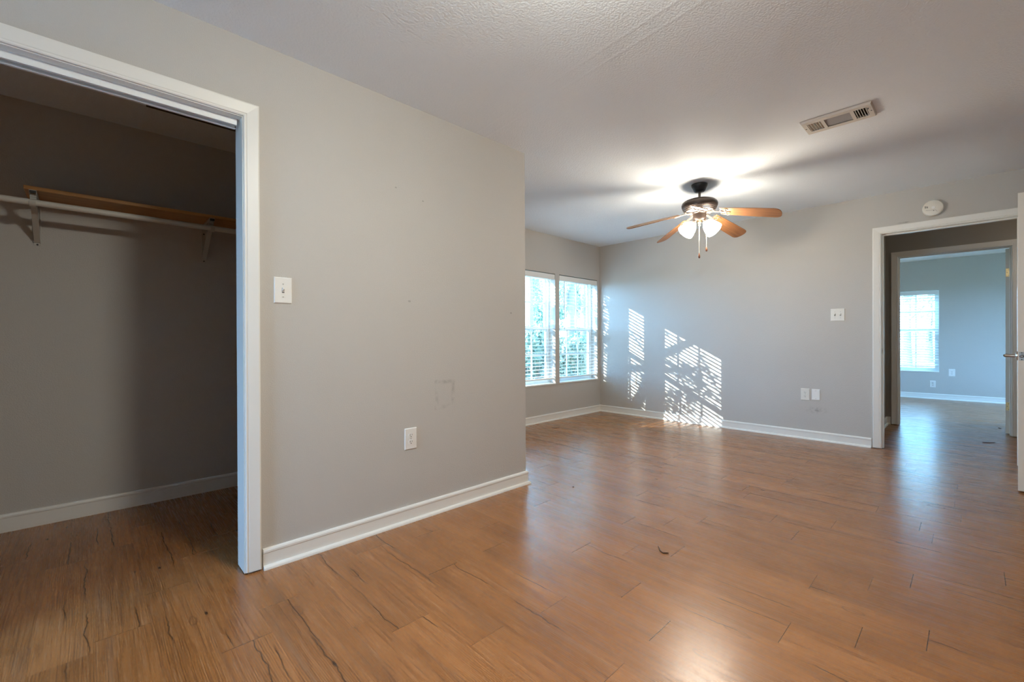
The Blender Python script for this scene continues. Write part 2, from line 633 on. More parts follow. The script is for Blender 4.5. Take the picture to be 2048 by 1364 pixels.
build_floor()
sub = boxes('floor_slab', [(XWST - 0.1, XB + 0.2, YS - 0.15, YWO - 0.02, -0.25, -0.01)], M_dark)
struct(sub)

# ------------------------------------------------------------------ walls and ceiling
struct(boxes('ceiling', [(XWST - 0.12, XB + 0.35, YS - 0.12, YWO + 0.25, H, H + 0.15)], M_ceil))

JL, JR, JZ = -0.72, 0.509, 2.078             # closet opening between jamb faces
wc = boxes('wall_closet', [(XWST, JL - 0.015, YC, YCB, 0, H), (JR + 0.015, XE, YC, YCB, 0, H), (JL - 0.015, JR + 0.015, YC, YCB, JZ + 0.015, H)], M_wall_scuff)
struct(wc)
struct(boxes('wall_closet_end', [(XE - 0.12, XE, YCB, YW, 0, H)], M_wall))
struct(boxes('wall_closet_back', [(-1.3, XE - 0.12, 3.745, YW, 0, H)], M_wall))
struct(boxes('wall_closet_left', [(-1.42, -1.3, YCB, YW, 0, H)], M_wall))

W1 = (3.565, 4.485)
W2 = (4.570, 5.435)
SZ, HZ = 0.472, 1.937
struct(boxes('wall_north', [
    (XWST, W1[0], YW, YWO, 0, H), (W1[1], W2[0], YW, YWO, 0, H), (W2[1], XDB, YW, YWO, 0, H),
    (W1[0], W1[1], YW, YWO, 0, SZ), (W2[0], W2[1], YW, YWO, 0, SZ),
    (W1[0], W1[1], YW, YWO, HZ, H), (W2[0], W2[1], YW, YWO, HZ, H)], M_wall))

D1 = (-0.268, 0.603, 2.062)                  # doorway in the east wall: y0, y1, head
struct(boxes('wall_east', [
    (XD, XDB, D1[1] + 0.015, YW, 0, H), (XD, XDB, YS, D1[0] - 0.015, 0, H),
    (XD, XDB, D1[0] - 0.015, D1[1] + 0.015, D1[2] + 0.015, H)], M_wall_east))
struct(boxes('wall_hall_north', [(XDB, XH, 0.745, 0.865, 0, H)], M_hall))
D2 = (-0.290, 0.628, 2.052)
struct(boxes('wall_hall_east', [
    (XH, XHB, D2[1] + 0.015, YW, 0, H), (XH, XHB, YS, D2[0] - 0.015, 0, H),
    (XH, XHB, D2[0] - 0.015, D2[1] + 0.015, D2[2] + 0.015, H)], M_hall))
W3Y = (0.40, 1.265)
SZ3, HZ3 = 0.468, 1.908
BX = XB + 0.16
struct(boxes('wall_bedroom_east', [
    (XB, BX, W3Y[1], YWO, 0, H), (XB, BX, YS, W3Y[0], 0, H),
    (XB, BX, W3Y[0], W3Y[1], 0, SZ3), (XB, BX, W3Y[0], W3Y[1], HZ3, H)], M_wall))
W4 = (7.68, 10.30)                            # bedroom window in the north wall, out of sight
struct(boxes('wall_bedroom_north', [
    (XDB, W4[0], YW, YWO, 0, H), (W4[1], XB, YW, YWO, 0, H),
    (W4[0], W4[1], YW, YWO, 0, SZ), (W4[0], W4[1], YW, YWO, HZ, H)], M_wall))
W6 = (8.60, 9.60)                            # unseen opening in the south wall, added to brighten the bedroom
struct(boxes('wall_south', [
    (XWST, W6[0], YS - 0.12, YS, 0, H), (W6[1], BX, YS - 0.12, YS, 0, H),
    (W6[0], W6[1], YS - 0.12, YS, 0, 0.45), (W6[0], W6[1], YS - 0.12, YS, HZ, H)], M_wall))
portal('portal', ((W6[0] + W6[1]) / 2, YS - 0.16, 1.2), (math.radians(90), 0, 0), 1.05, 1.55)
W5 = (1.40, 2.00)                           # wide window in the west wall, behind the camera
SZ5, HZ5 = 0.25, 2.05
struct(boxes('wall_west', [
    (XWST - 0.12, XWST, YS - 0.12, W5[0], 0, H), (XWST - 0.12, XWST, W5[1], YWO, 0, H),
    (XWST - 0.12, XWST, W5[0], W5[1], 0, SZ5), (XWST - 0.12, XWST, W5[0], W5[1], HZ5, H)], M_wall))
struct(boxes('wall_sun_block', [(-8.0, XWST - 0.12, 2.35, 2.55, -0.3, 3.0)], M_wall))  # unseen wall added to keep direct sun out of the west window
portal('portal', (XWST - 0.16, (W5[0] + W5[1]) / 2, 1.15), (0, math.radians(-90), 0), 1.8, 0.65)
portal('portal', ((W4[0] + W4[1]) / 2, 4.06, 1.2), (math.radians(-90), 0, 0), 2.8, 1.5)
portal('portal', (BX + 0.05, 0.83, 1.19), (0, math.radians(90), 0), 1.5, 0.9)


# ------------------------------------------------------------------ baseboards and casings
def baseboard(name, pts, side=1, h=0.094, shoe=True, ends=(True, True)):
    """pts: plan polyline along the wall face; room lies to the left (side=1) or right (-1)"""
    prof = [(0, 0), (0.012, 0), (0.012, h - 0.022), (0.0145, h - 0.019), (0.0145, h - 0.010), (0.011, h - 0.003), (0.006, h), (0, h)]
    pq = [(0.011, 0.0), (0.029, 0.0), (0.0283, 0.006), (0.0255, 0.012), (0.0205, 0.0165), (0.011, 0.018)]
    P = [Vector((x, y, 0)) for x, y in pts]
    nrm = []
    for i in range(len(P)):
        segs = []
        if i > 0:
            segs.append((P[i] - P[i - 1]).normalized())
        if i < len(P) - 1:
            segs.append((P[i + 1] - P[i]).normalized())
        ns = [Vector((-d.y, d.x, 0)) * side for d in segs]
        n = sum(ns, Vector()) / len(ns)
        n = n / n.length_squared if n.length_squared > 1e-6 else ns[0]
        nrm.append(n)
    bm = B()
    sweep(bm, [[p + n * o + Vector((0, 0, z)) for o, z in prof] for p, n in zip(P, nrm)])
    o = struct(obj(name, bm, M_trim))
    if shoe:
        bm = B()
        sweep(bm, [[p + n * a + Vector((0, 0, z)) for a, z in pq] for p, n in zip(P, nrm)])
        obj('shoe_moulding', bm, M_trim, o, smooth=True, angle=50)
    return o


CW = 0.066                                    # casing width
baseboard('baseboard_closet_front', [(JR + CW + 0.008, YC), (XE, YC), (XE, YW), (XD, YW), (XD, D1[1] + CW + 0.012)], -1)
baseboard('baseboard_closet_back', [(-1.3, 3.745), (XE - 0.12, 3.745)], -1, shoe=False, h=0.10)
baseboard('baseboard_hall', [(XDB, 0.745), (XH, 0.745), (XH, D2[1] + CW + 0.006)], -1)
baseboard('baseboard_bedroom', [(XB, YW), (XB, YS)], -1)
baseboard('baseboard_south', [(XD, D1[0] - CW - 0.01), (XD, YS), (XWST, YS)], -1)


def casing(name, a, b, zt, loc, rotz, z0=0.009, w=CW, mat=M_trim):
    """flat stepped casing round three sides of an opening; local x along the wall, -y into the room"""
    prof = [(0.004, 0.0), (0.004, -0.010), (0.008, -0.0125), (0.012, -0.0125), (0.014, -0.0105), (0.018, -0.013), (w - 0.006, -0.017), (w - 0.001, -0.0155), (w, -0.012), (w, 0.0)]
    bm = B()
    rings = [[(a - o, p, z0) for o, p in prof], [(a - o, p, zt + o) for o, p in prof],
             [(b + o, p, zt + o) for o, p in prof], [(b + o, p, z0) for o, p in prof]]
    sweep(bm, [[Vector(c) for c in r] for r in rings])
    o = struct(obj(name, bm, mat))
    o.location = loc
    o.rotation_euler = (0, 0, rotz)
    return o


# closet opening
t1 = casing('trim_1', JL, JR, JZ, (0, YC, 0), 0)
boxes('jamb', [(JL - 0.015, JL, -0.001, 0.121, 0.004, JZ), (JR, JR + 0.015, -0.001, 0.121, 0.004, JZ), (JL - 0.015, JR + 0.015, -0.001, 0.121, JZ, JZ + 0.015)], M_trim, t1)
# doorway to the hall
t2 = casing('trim_2', -D1[1], -D1[0], D1[2], (XD, 0, 0), NEG90)
boxes('jamb', [(-D1[1] - 0.015, -D1[1], -0.001, 0.121, 0.004, D1[2]), (-D1[0], -D1[0] + 0.015, -0.001, 0.121, 0.004, D1[2]), (-D1[1] - 0.015, -D1[0] + 0.015, -0.001, 0.121, D1[2], D1[2] + 0.015)], M_trim, t2)
boxes('door_stop', [(-D1[1], -D1[1] + 0.011, 0.042, 0.078, 0.004, D1[2]), (-D1[0] - 0.011, -D1[0], 0.042, 0.078, 0.004, D1[2]), (-D1[1] + 0.011, -D1[0] - 0.011, 0.042, 0.078, D1[2] - 0.011, D1[2])], M_trim, t2)
sp = boxes('strike_plate', [(-D1[1], -D1[1] + 0.0015, 0.008, 0.034, 0.91, 0.97)], M_screw, t2)
sp['label'] = 'dark metal strike plate'
boxes('latch_hole', [(-D1[1] + 0.0012, -D1[1] + 0.002, 0.014, 0.028, 0.925, 0.955)], M_slot, sp)
# doorway from hall to the next room
t3 = casing('trim_3', -D2[1], -D2[0], D2[2], (XH, 0, 0), NEG90)
boxes('jamb', [(-D2[1] - 0.015, -D2[1], -0.001, 0.121, 0.004, D2[2]), (-D2[0], -D2[0] + 0.015, -0.001, 0.121, 0.004, D2[2]), (-D2[1] - 0.015, -D2[0] + 0.015, -0.001, 0.121, D2[2], D2[2] + 0.015)], M_trim, t3)
boxes('door_stop', [(-D2[1], -D2[1] + 0.011, 0.042, 0.078, 0.004, D2[2]), (-D2[0] - 0.011, -D2[0], 0.042, 0.078, 0.004, D2[2]), (-D2[1] + 0.011, -D2[0] - 0.011, 0.042, 0.078, D2[2] - 0.011, D2[2])], M_trim, t3)

# closet door track under the head jamb
tr = thing('door_track', 'white metal sliding door track under the head of the closet opening', 'track', (0, 0, 0))
boxes('track_channel', [(JL + 0.002, JR - 0.012, YC + 0.040, YC + 0.044, JZ - 0.028, JZ), (JL + 0.002, JR - 0.012, YC + 0.078, YC + 0.082, JZ - 0.034, JZ), (JL + 0.002, JR - 0.012, YC + 0.044, YC + 0.078, JZ - 0.003, JZ - 0.001)], M_vinyl, tr)
boxes('track_lip', [(JL + 0.002, JR - 0.012, YC + 0.044, YC + 0.052, JZ - 0.028, JZ - 0.024), (JL + 0.002, JR - 0.012, YC + 0.070, YC + 0.078, JZ - 0.034, JZ - 0.030)], M_vinyl, tr)


# ------------------------------------------------------------------ windows and blinds
def window(name, W, z0, z1, loc, rotz, cols=3):
    """local: x across the opening from 0 to W, y outwards from the inner wall face"""
    Hh = z1 - z0
    bm = B()
    f = 0.026
    ya, yb = 0.108, 0.172
    for b in ((0, f, ya, yb, 0, Hh), (W - f, W, ya, yb, 0, Hh), (f, W - f, ya, yb, 0, f), (f, W - f, ya, yb, Hh - f, Hh)):
        box(bm, *b)
    root = struct(obj(name, bm, M_vinyl))
    root.location = (loc[0], loc[1], z0)
    root.rotation_euler = (0, 0, rotz)
    mid = 1.19 - 0.47 + 0.02

    def sash(nm, za, zb, y0, y1, bot, top):
        bm = B()
        st = 0.031
        xa, xb = f, W - f
        for b in ((xa, xa + st, y0, y1, za, zb), (xb - st, xb, y0, y1, za, zb), (xa + st, xb - st, y0, y1, za, za + bot), (xa + st, xb - st, y0, y1, zb - top, zb)):
            box(bm, *b)
        s = obj(nm, bm, M_vinyl, root)
        bm = B()
        ym = (y0 + y1) / 2
        gx0, gx1, gz0, gz1 = xa + st, xb - st, za + bot, zb - top
        for k in range(1, cols):
            x = gx0 + (gx1 - gx0) * k / cols
            box(bm, x - 0.009, x + 0.009, ym - 0.006, ym + 0.006, gz0, gz1)
        zm = (gz0 + gz1) / 2
        box(bm, gx0, gx1, ym - 0.0055, ym + 0.0055, zm - 0.009, zm + 0.009)
        obj('muntins', bm, M_vinyl, s)
        bm = B()
        box(bm, gx0 - 0.004, gx1 + 0.004, ym - 0.002, ym + 0.002, gz0 - 0.004, gz1 + 0.004)
        obj('glass_pane', bm, M_glass, s)
        bm = B()
        g = 0.003
        for b in ((gx0, gx0 + g, y0 - 0.0006, y0, gz0, gz1), (gx1 - g, gx1, y0 - 0.0006, y0, gz0, gz1)):
            box(bm, *b)
        obj('glazing_bead', bm, M_gasket, s)
        return s
    lo = sash('lower_sash', f, mid + 0.020, 0.112, 0.138, 0.042, 0.038)
    hi = sash('upper_sash', mid - 0.022, Hh - f, 0.142, 0.166, 0.038, 0.036)
    bm = B()
    box(bm, f, W - f, 0.1685, 0.170, f, mid)
    sc = obj('insect_screen', bm, M_screen, root)
    bm = B()
    box(bm, W / 2 - 0.03, W / 2 + 0.03, 0.100, 0.112, mid - 0.004, mid + 0.010, bevel=0.002)
    obj('sash_lock', bm, M_vinyl, lo)
    bm = B()
    box(bm, 0, W, -0.012, 0.108, -0.002, 0.016, bevel=0.004)
    obj('window_sill', bm, M_trim, root)
    return root


window('window_1', W1[1] - W1[0], SZ, HZ, (W1[0], YW), 0)
window('window_2', W2[1] - W2[0], SZ, HZ, (W2[0], YW), 0)
window('window_4', W4[1] - W4[0], SZ, HZ, (W4[0], YW), 0)
window('window_3', W3Y[1] - W3Y[0], SZ3, HZ3, (XB, W3Y[1]), NEG90)


def blind(label, W, z0, z1, loc, rotz, wand_x, tilt=5.0, broken=None):
    Hh = z1 - z0
    t = thing('window_blind', label, 'blind', (loc[0], loc[1], z0), rotz, 'slatted blinds in the windows')
    bm = B()
    top = Hh - 0.011
    box(bm, 0.006, W - 0.006, 0.001, 0.006, top - 0.068, top, bevel=0.0018)
    obj('valance', bm, M_slat, t)
    bm = B()
    box(bm, 0.010, W - 0.010, 0.014, 0.066, top - 0.046, top - 0.004)
    obj('headrail', bm, M_slat, t)
    bm = B()
    sp, sw, yc = 0.0452, 0.048, 0.042
    a = math.radians(tilt)
    n = int((top - 0.075 - 0.030) / sp)
    zt = top - 0.078
    for i in range(n):
        zc = zt - i * sp
        rings = []
        for x in (0.011, W - 0.011):
            ring = []
            for (d, e) in ((-1, -0.4), (-0.5, 0.55), (0, 0.9), (0.5, 0.55), (1, -0.4), (0.5, -0.45), (0, -0.1), (-0.5, -0.45)):
                yy = d * sw / 2
                ee = e * 0.0016
                ring.append(Vector((x, yc + yy * math.cos(a) - ee * math.sin(a), zc + yy * math.sin(a) + ee * math.cos(a))))
            rings.append(ring)
        sweep(bm, rings)
    obj('slats', bm, M_slat, t)
    zb = zt - n * sp + 0.012
    bm = B()
    box(bm, 0.011, W - 0.011, yc - 0.024, yc + 0.024, zb - 0.010, zb + 0.006, bevel=0.002)
    obj('bottom_rail', bm, M_slat, t)
    bm = B()
    for x in (0.13, W / 2, W - 0.13):
        for y in (yc - 0.0265, yc + 0.0265):
            tube(bm, [(x, y, top - 0.046), (x, y, zb)], 0.0009, 5)
    obj('ladder_cords', bm, M_cord, t)
    if wand_x:
        bm = B()
        tube(bm, [(wand_x, 0.010, top - 0.05), (wand_x, 0.008, top - 0.40), (wand_x + 0.002, 0.008, top - 0.72)], 0.0042, 6)
        w = obj('tilt_wand', bm, M_wand, t, smooth=True)
        w['label'] = 'dark clear tilt wand'
    bm = B()
    tube(bm, [(W - 0.09, 0.010, top - 0.05), (W - 0.088, 0.009, top - 0.60)], 0.0014, 5)
    tube(bm, [(W - 0.082, 0.010, top - 0.05), (W - 0.084, 0.009, top - 0.63)], 0.0014, 5)
    obj('lift_cord', bm, M_cord, t)
    return t


blind('white slatted blind partly hidden by the end of the closet wall', W1[1] - W1[0], SZ + 0.016, HZ, (W1[0], YW), 0, 0.115)
blind('white slatted blind fully in view beside the room corner', W2[1] - W2[0], SZ + 0.016, HZ, (W2[0], YW), 0, 0.115)
blind('white slatted blind in the far room seen through both doorways', W3Y[1] - W3Y[0], SZ3 + 0.016, HZ3, (XB, W3Y[1]), NEG90, None, 24.0)


# ------------------------------------------------------------------ plates on the walls
def plate_mesh(w, h, d=0.006, ch=0.004):
    bm = B()
    rings = []
    for inset, y in ((0, 0), (0, -d * 0.35), (ch, -d), ):
        rings.append([Vector((sx * (w / 2 - inset), y, sz * (h / 2 - inset))) for sx, sz in ((-1, -1), (1, -1), (1, 1), (-1, 1))])
    sweep(bm, rings)
    return bm


def screw(parent, x, z, y=-0.006):
    bm = B()
    lathe(bm, [(0.0032, 0), (0.0032, 0.0008), (0.002, 0.0014)], 12, Matrix.Translation((x, y, z)) @ Matrix.Rotation(PI / 2, 4, 'X'))
    return obj('screw', bm, M_screw, parent, smooth=True)


def outlet(label, loc, rotz, w=0.080, h=0.125, mat=None, group='power outlets low on the walls'):
    mat = mat or M_plate
    t = thing('power_outlet', label, 'outlet', loc, rotz, group)
    obj('cover_plate', plate_mesh(w, h), mat, t)
    for s in (1, -1):
        bm = B()
        out = []
        for k in range(24):
            an = 2 * PI * k / 24
            out.append((0.0168 * math.cos(an), max(-0.0142, min(0.0142, 0.0172 * math.sin(an)))))
        prism(bm, out, 0.0055, 0.0078, Matrix.Translation((0, 0, s * 0.0195)) @ Matrix.Rotation(PI / 2, 4, 'X'))
        r = obj('receptacle', bm, mat, t, smooth=True)
        bm = B()
        zc = s * 0.0195
        box(bm, -0.0075, -0.0052, -0.0082, -0.0072, zc - 0.001, zc + 0.0085)
        box(bm, 0.0052, 0.0075, -0.0082, -0.0072, zc + 0.0005, zc + 0.0080)
        lathe(bm, [(0.0028, 0), (0.0028, 0.001)], 12, Matrix.Translation((0, -0.0072, zc - 0.0075)) @ Matrix.Rotation(PI / 2, 4, 'X'))
        obj('slots', bm, M_slot, r)
    screw(t, 0, 0)
    return t


def switch(label, loc, rotz, n, w, h=0.125, mat=None):
    mat = mat or M_plate
    t = thing('light_switch', label, 'light switch', loc, rotz)
    obj('switch_plate', plate_mesh(w, h), mat, t)
    for i in range(n):
        x = (i - (n - 1) / 2) * 0.046
        bm = B()
        box(bm, x - 0.0055, x + 0.0055, -0.0065, -0.0058, -0.012, 0.012)
        obj('toggle_slot', bm, M_slot, t)
        bm = B()
        rings = []
        for y, z0, z1, hw in ((-0.0055, -0.0095, 0.0095, 0.0047), (-0.010, -0.0035, 0.0100, 0.0043), (-0.019, 0.0045, 0.0125, 0.0038)):
            rings.append([Vector((x - hw, y, z0)), Vector((x + hw, y, z0)), Vector((x + hw, y, z1)), Vector((x - hw, y, z1))])
        sweep(bm, rings)
        obj('toggle', bm, mat, t)
        screw(t, x, 0.030)
        screw(t, x, -0.030)
    return t


switch('single white toggle switch on the grey wall beside the closet opening', (0.676, YC, 1.304), 0, 1, 0.080)
outlet('white double outlet low on the closet wall below the square smudge', (1.3675, YC, 0.4845), 0)
switch('double white toggle switch on the wall left of the hall doorway', (XD, 0.947, 1.304), NEG90, 2, 0.118, mat=M_plate2)
outlet('white outlet beside the blank plate left of the hall doorway', (XD, 1.230, 0.472), NEG90, mat=M_plate2)
outlet('white outlet in the striped sunlight near the room corner', (XD, 3.279, 0.488), NEG90)
outlet('pale outlet on the far room wall, higher of two right of its window', (XB, 0.243, 0.470), NEG90, group='power outlets low on the walls')
bp = thing('blank_plate', 'blank white cover plate right of an outlet near the hall doorway', 'cover plate', (XD, 1.135, 0.476), NEG90)
obj('cover_plate', plate_mesh(0.073, 0.115), M_plate, bp)
screw(bp, 0, 0.042)
screw(bp, 0, -0.042)
jk = thing('cable_jack', 'small pale cable jack below the far room window', 'cable jack', (XB, 0.48, 0.260), NEG90)
obj('cover_plate', plate_mesh(0.072, 0.115), M_plate, jk)
for s in (1, -1):
    bm = B()
    lathe(bm, [(0.007, 0), (0.007, 0.006), (0.004, 0.007), (0.004, 0.012)], 14, Matrix.Translation((0, -0.006, s * 0.02)) @ Matrix.Rotation(PI / 2, 4, 'X'))
    obj('connector', bm, M_screw, jk, smooth=True)

# smoke detector above the doorway
sd = thing('smoke_detector', 'round white smoke detector on the wall above the hall doorway', 'smoke detector', (XD, 0.245, 2.231), NEG90)
RX = Matrix.Rotation(PI / 2, 4, 'X')
bm = B()
lathe(bm, [(0.060, 0), (0.066, 0.002), (0.066, 0.012), (0.062, 0.013)], 40, RX)
obj('mounting_base', bm, M_plate2, sd, smooth=True)
bm = B()
lathe(bm, [(0.070, 0.0125), (0.072, 0.016), (0.0715, 0.026), (0.066, 0.034), (0.050, 0.0385), (0.030, 0.0395), (0.001, 0.040)], 40, RX)
obj('cover', bm, M_plate2, sd, smooth=True)
bm = B()
lathe(bm, [(0.0135, 0.039), (0.013, 0.0425), (0.001, 0.043)], 20, RX @ Matrix.Translation((0.004, 0.0, 0)))
obj('test_button', bm, M_plate, sd, smooth=True)
bm = B()
for k in range(4):
    x = -0.052 + k * 0.006
    box(bm, x, x + 0.003, -0.0395, -0.034, 0.004 - 0.003 * (k % 2), 0.022 - 0.002 * k)
obj('sounder_slots', bm, M_slot, sd)
bm = B()
lathe(bm, [(0.003, 0.038), (0.003, 0.0405)], 10, RX @ Matrix.Translation((0.006, -0.028, 0)))
obj('indicator_light', bm, M_slot, sd)
bm = B()
tube(bm, [(-0.045, -0.0385, -0.018), (-0.010, -0.0402, -0.022), (0.020, -0.0398, -0.024), (0.030, -0.037, -0.044)], 0.0012, 5)
obj('battery_door_seam', bm, M_damper, sd)

# ------------------------------------------------------------------ doors
def lever(parent, x, z, y, sgn, d):
    """lever handle on the face at local y, pointing along d in x"""
    bm = B()
    lathe(bm, [(0.031, 0), (0.031, 0.006), (0.026, 0.011), (0.013, 0.013)], 28, Matrix.Translation((x, y, z)) @ Matrix.Rotation(-sgn * PI / 2, 4, 'X'))
    o = obj('handle_rose', bm, M_nickel, parent, smooth=True)
    bm = B()
    tube(bm, [(x, y + sgn * 0.012, z), (x, y + sgn * 0.040, z), (x + d * 0.006, y + sgn * 0.054, z), (x + d * 0.022, y + sgn * 0.060, z), (x + d * 0.070, y + sgn * 0.060, z), (x + d * 0.112, y + sgn * 0.057, z)], [0.0105, 0.0105, 0.0115, 0.0115, 0.0105, 0.009], 14)
    obj('door_handle', bm, M_nickel, o, smooth=True)


def door(name, W, Hd, hinge, ang, mat, hinge_z, th=0.035):
    """slab hinged at the local origin, running along +x, filling y = 0..th"""
    bm = B()
    box(bm, 0, W, 0, th, 0.012, 0.012 + Hd, bevel=0.0015)
    o = struct(obj(name, bm, mat))
    o.location = (*hinge, 0)
    o.rotation_euler = (0, 0, math.radians(ang))
    for y0, y1 in ((-0.004, 0.0), (th, th + 0.004)):       # six panels on both faces
        for x0, x1 in ((0.115, W / 2 - 0.055), (W / 2 + 0.055, W - 0.115)):
            for z0, z1 in ((0.24, 0.80), (0.95, 1.58), (1.70, 1.90)):
                bm = B()
                m_ = 0.018
                for b in ((x0, x0 + m_, y0, y1, z0, z1), (x1 - m_, x1, y0, y1, z0, z1), (x0 + m_, x1 - m_, y0, y1, z0, z0 + m_), (x0 + m_, x1 - m_, y0, y1, z1 - m_, z1)):
                    box(bm, *b)
                obj('panel_moulding', bm, mat, o)
    for z in hinge_z:
        bm = B()
        box(bm, -0.0015, 0.0005, 0.001, th - 0.003, z - 0.045, z + 0.045)
        h = obj('hinge', bm, M_brass, o)
        h['label'] = 'brass hinge'
        bm = B()
        for k in range(5):
            zz = z - 0.045 + 0.018 * k
            tube(bm, [(-0.005, -0.004, zz + 0.0006), (-0.005, -0.004, zz + 0.0174)], 0.0058, 10)
        obj('hinge_knuckle', bm, M_brass, h, smooth=True)
        bm = B()
        for dy, dz in ((0.012, 0.03), (0.022, 0.0), (0.012, -0.03)):
            lathe(bm, [(0.0036, 0), (0.0036, 0.0008)], 10, Matrix.Translation((-0.0015, dy, z + dz)) @ Matrix.Rotation(-PI / 2, 4, 'Y'))
        obj('hinge_screws', bm, M_slot, h)
    return o


# room door, folded back into the room; we look at its latch edge
hx, hy = 5.478, D1[0] - 0.004
lx, ly = 4.612, -0.2165
wd = math.hypot(lx - hx, ly - hy)
ang1 = math.degrees(math.atan2(ly - hy, lx - hx))
d1 = door('door_1', wd, 2.045, (hx, hy), ang1, M_door, (0.25, 1.05, 1.82))
lever(d1, wd - 0.062, 0.938, 0.0, -1, -1)
bm = B()
box(bm, wd - 0.001, wd + 0.0012, 0.005, 0.030, 0.908, 0.966)
lp = obj('latch_plate', bm, M_screw, d1)
lp['label'] = 'steel latch plate'
bm = B()
lathe(bm, [(0.0105, 0), (0.0105, 0.0012), (0.0085, 0.0014)], 20, Matrix.Translation((wd + 0.0008, 0.0175, 0.937)) @ Matrix.Rotation(PI / 2, 4, 'Y'))
obj('latch_ring', bm, M_slot, lp, smooth=True)
bm = B()
box(bm, wd, wd + 0.007, 0.011, 0.024, 0.931, 0.943, bevel=0.001)
obj('latch_bolt', bm, M_nickel, lp)
for dz in (-0.023, 0.023):
    bm = B()
    lathe(bm, [(0.0036, 0), (0.0036, 0.001)], 10, Matrix.Translation((wd + 0.0010, 0.0175, 0.937 + dz)) @ Matrix.Rotation(PI / 2, 4, 'Y'))
    obj('screw', bm, M_slot, lp)

d2 = door('door_2', 0.90, 2.030, (XHB + 0.007, D2[0] + 0.003), -7.0, M_door, (0.31, 1.78))

# ------------------------------------------------------------------ closet fittings
sh = boxes('closet_shelf', [(-0.240, 2.20, 3.445, 3.744, 1.868, 1.887)], M_shelf, bevel=0.002)
tag(sh, 'brown wooden shelf board high on the closet back wall', 'shelf')
bm = B()
tube(bm, [(-1.298, 3.452, 1.802), (2.214, 3.452, 1.802)], 0.0165, 18)
rd = obj('closet_rod', bm, M_rod, smooth=True)
tag(rd, 'off-white hanging rod running under the closet shelf', 'closet rod')


def bracket(x, label):
    t = thing('shelf_bracket', label, 'bracket', (x, 3.745, 1.868), 0, 'shelf and rod brackets in the closet')
    bm = B()
    box(bm, -0.015, 0.015, -0.004, 0, -0.250, -0.002, bevel=0.001)
    box(bm, -0.015, -0.011, -0.016, -0.004, -0.235, -0.002)
    box(bm, 0.011, 0.015, -0.016, -0.004, -0.235, -0.002)
    obj('wall_plate', bm, M_bracket, t)
    bm = B()
    box(bm, -0.014, 0.014, -0.298, -0.004, -0.004, -0.0005)
    box(bm, -0.014, -0.011, -0.290, -0.016, -0.020, -0.004)
    box(bm, 0.011, 0.014, -0.290, -0.016, -0.020, -0.004)
    obj('shelf_arm', bm, M_bracket, t)
    # slanting channel-shaped strut
    bm = B()
    a, b = Vector((0, -0.006, -0.232)), Vector((0, -0.270, -0.030))
    d = (b - a).normalized()
    n = Vector((0, -d.z, d.y))
    if n.z > 0:
        n = -n
    for x0, x1, t0, t1 in ((-0.0125, 0.0125, 0.0, 0.003), (-0.0125, -0.010, -0.012, 0.0), (0.010, 0.0125, -0.012, 0.0)):
        ring = lambda p: [p + Vector((x0, 0, 0)) + n * t0, p + Vector((x1, 0, 0)) + n * t0, p + Vector((x1, 0, 0)) + n * t1, p + Vector((x0, 0, 0)) + n * t1]
        sweep(bm, [ring(a), ring(b)])
    obj('strut', bm, M_bracket, t)
    # hook cradling the rod
    bm = B()
    cy, cz = -0.293, -0.066
    pts = []
    for k in range(11):
        an = math.radians(200 - 22 * k) if False else math.radians(170 + 20 * k)
        pts.append((0, cy + 0.0215 * math.cos(an), cz + 0.0215 * math.sin(an)))
    pts = [(0, -0.268, -0.006), (0, -0.266, -0.040)] + pts[::-1]
    rings = []
    P = [Vector(p) for p in pts]
    for i, p in enumerate(P):
        dd = (P[min(i + 1, len(P) - 1)] - P[max(i - 1, 0)]).normalized()
        nn = Vector((0, -dd.z, dd.y)) * 0.0022
        hw = Vector((0.012, 0, 0))
        rings.append([p - hw - nn, p + hw - nn, p + hw + nn, p - hw + nn])
    sweep(bm, rings)
    obj('rod_hook', bm, M_bracket, t)
    for z, y in ((-0.245, -0.004), (-0.055, -0.004)):
        bm = B()
        lathe(bm, [(0.0045, 0), (0.0045, 0.002), (0.002, 0.003)], 12, Matrix.Translation((0, y, z)) @ Matrix.Rotation(PI / 2, 4, 'X'))
        s_ = obj('screw', bm, M_slot, t)
    bm = B()
    box(bm, -0.012, 0.012, -0.300, -0.284, -0.016, -0.004)
    e_ = obj('arm_clip', bm, M_slot, t)
    e_['label'] = 'dark end clip'
    return t


bracket(-0.207, 'painted metal bracket under the free left end of the closet shelf')
bracket(0.592, 'painted metal bracket under the closet shelf beside the opening casing')

ht = thing('attic_hatch', 'dark brown hatch panel in the closet ceiling', 'hatch', (0.60, 3.0, H))
bm = B()
for b in ((-0.35, 0.35, -0.31, -0.27, -0.020, 0), (-0.35, 0.35, 0.27, 0.31, -0.020, 0), (-0.35, -0.31, -0.27, 0.27, -0.020, 0), (0.31, 0.35, -0.27, 0.27, -0.020, 0)):
    box(bm, *b)
obj('hatch_frame', bm, M_hatch, ht)
boxes('hatch_panel', [(-0.31, 0.31, -0.27, 0.27, -0.008, 0)], M_hatch, ht)

# ------------------------------------------------------------------ ceiling register
vt = thing('air_vent', 'rectangular cream air vent with slotted ends on the ceiling', 'vent', (3.388, 0.583, H))
VX, VY = 0.110, 0.180
bm = B()
openY = [(-0.150, -0.088), (-0.070, 0.060), (0.078, 0.150)]
ox = 0.066
zb = -0.013
cuts = [-VY + 0.006] + [v for p in openY for v in p] + [VY - 0.006]
for k in range(0, len(cuts), 2):
    box(bm, -ox, ox, cuts[k], cuts[k + 1], zb, zb + 0.003)
box(bm, -VX + 0.008, -ox, -VY + 0.006, VY - 0.006, zb, zb + 0.003)
box(bm, ox, VX - 0.008, -VY + 0.006, VY - 0.006, zb, zb + 0.003)
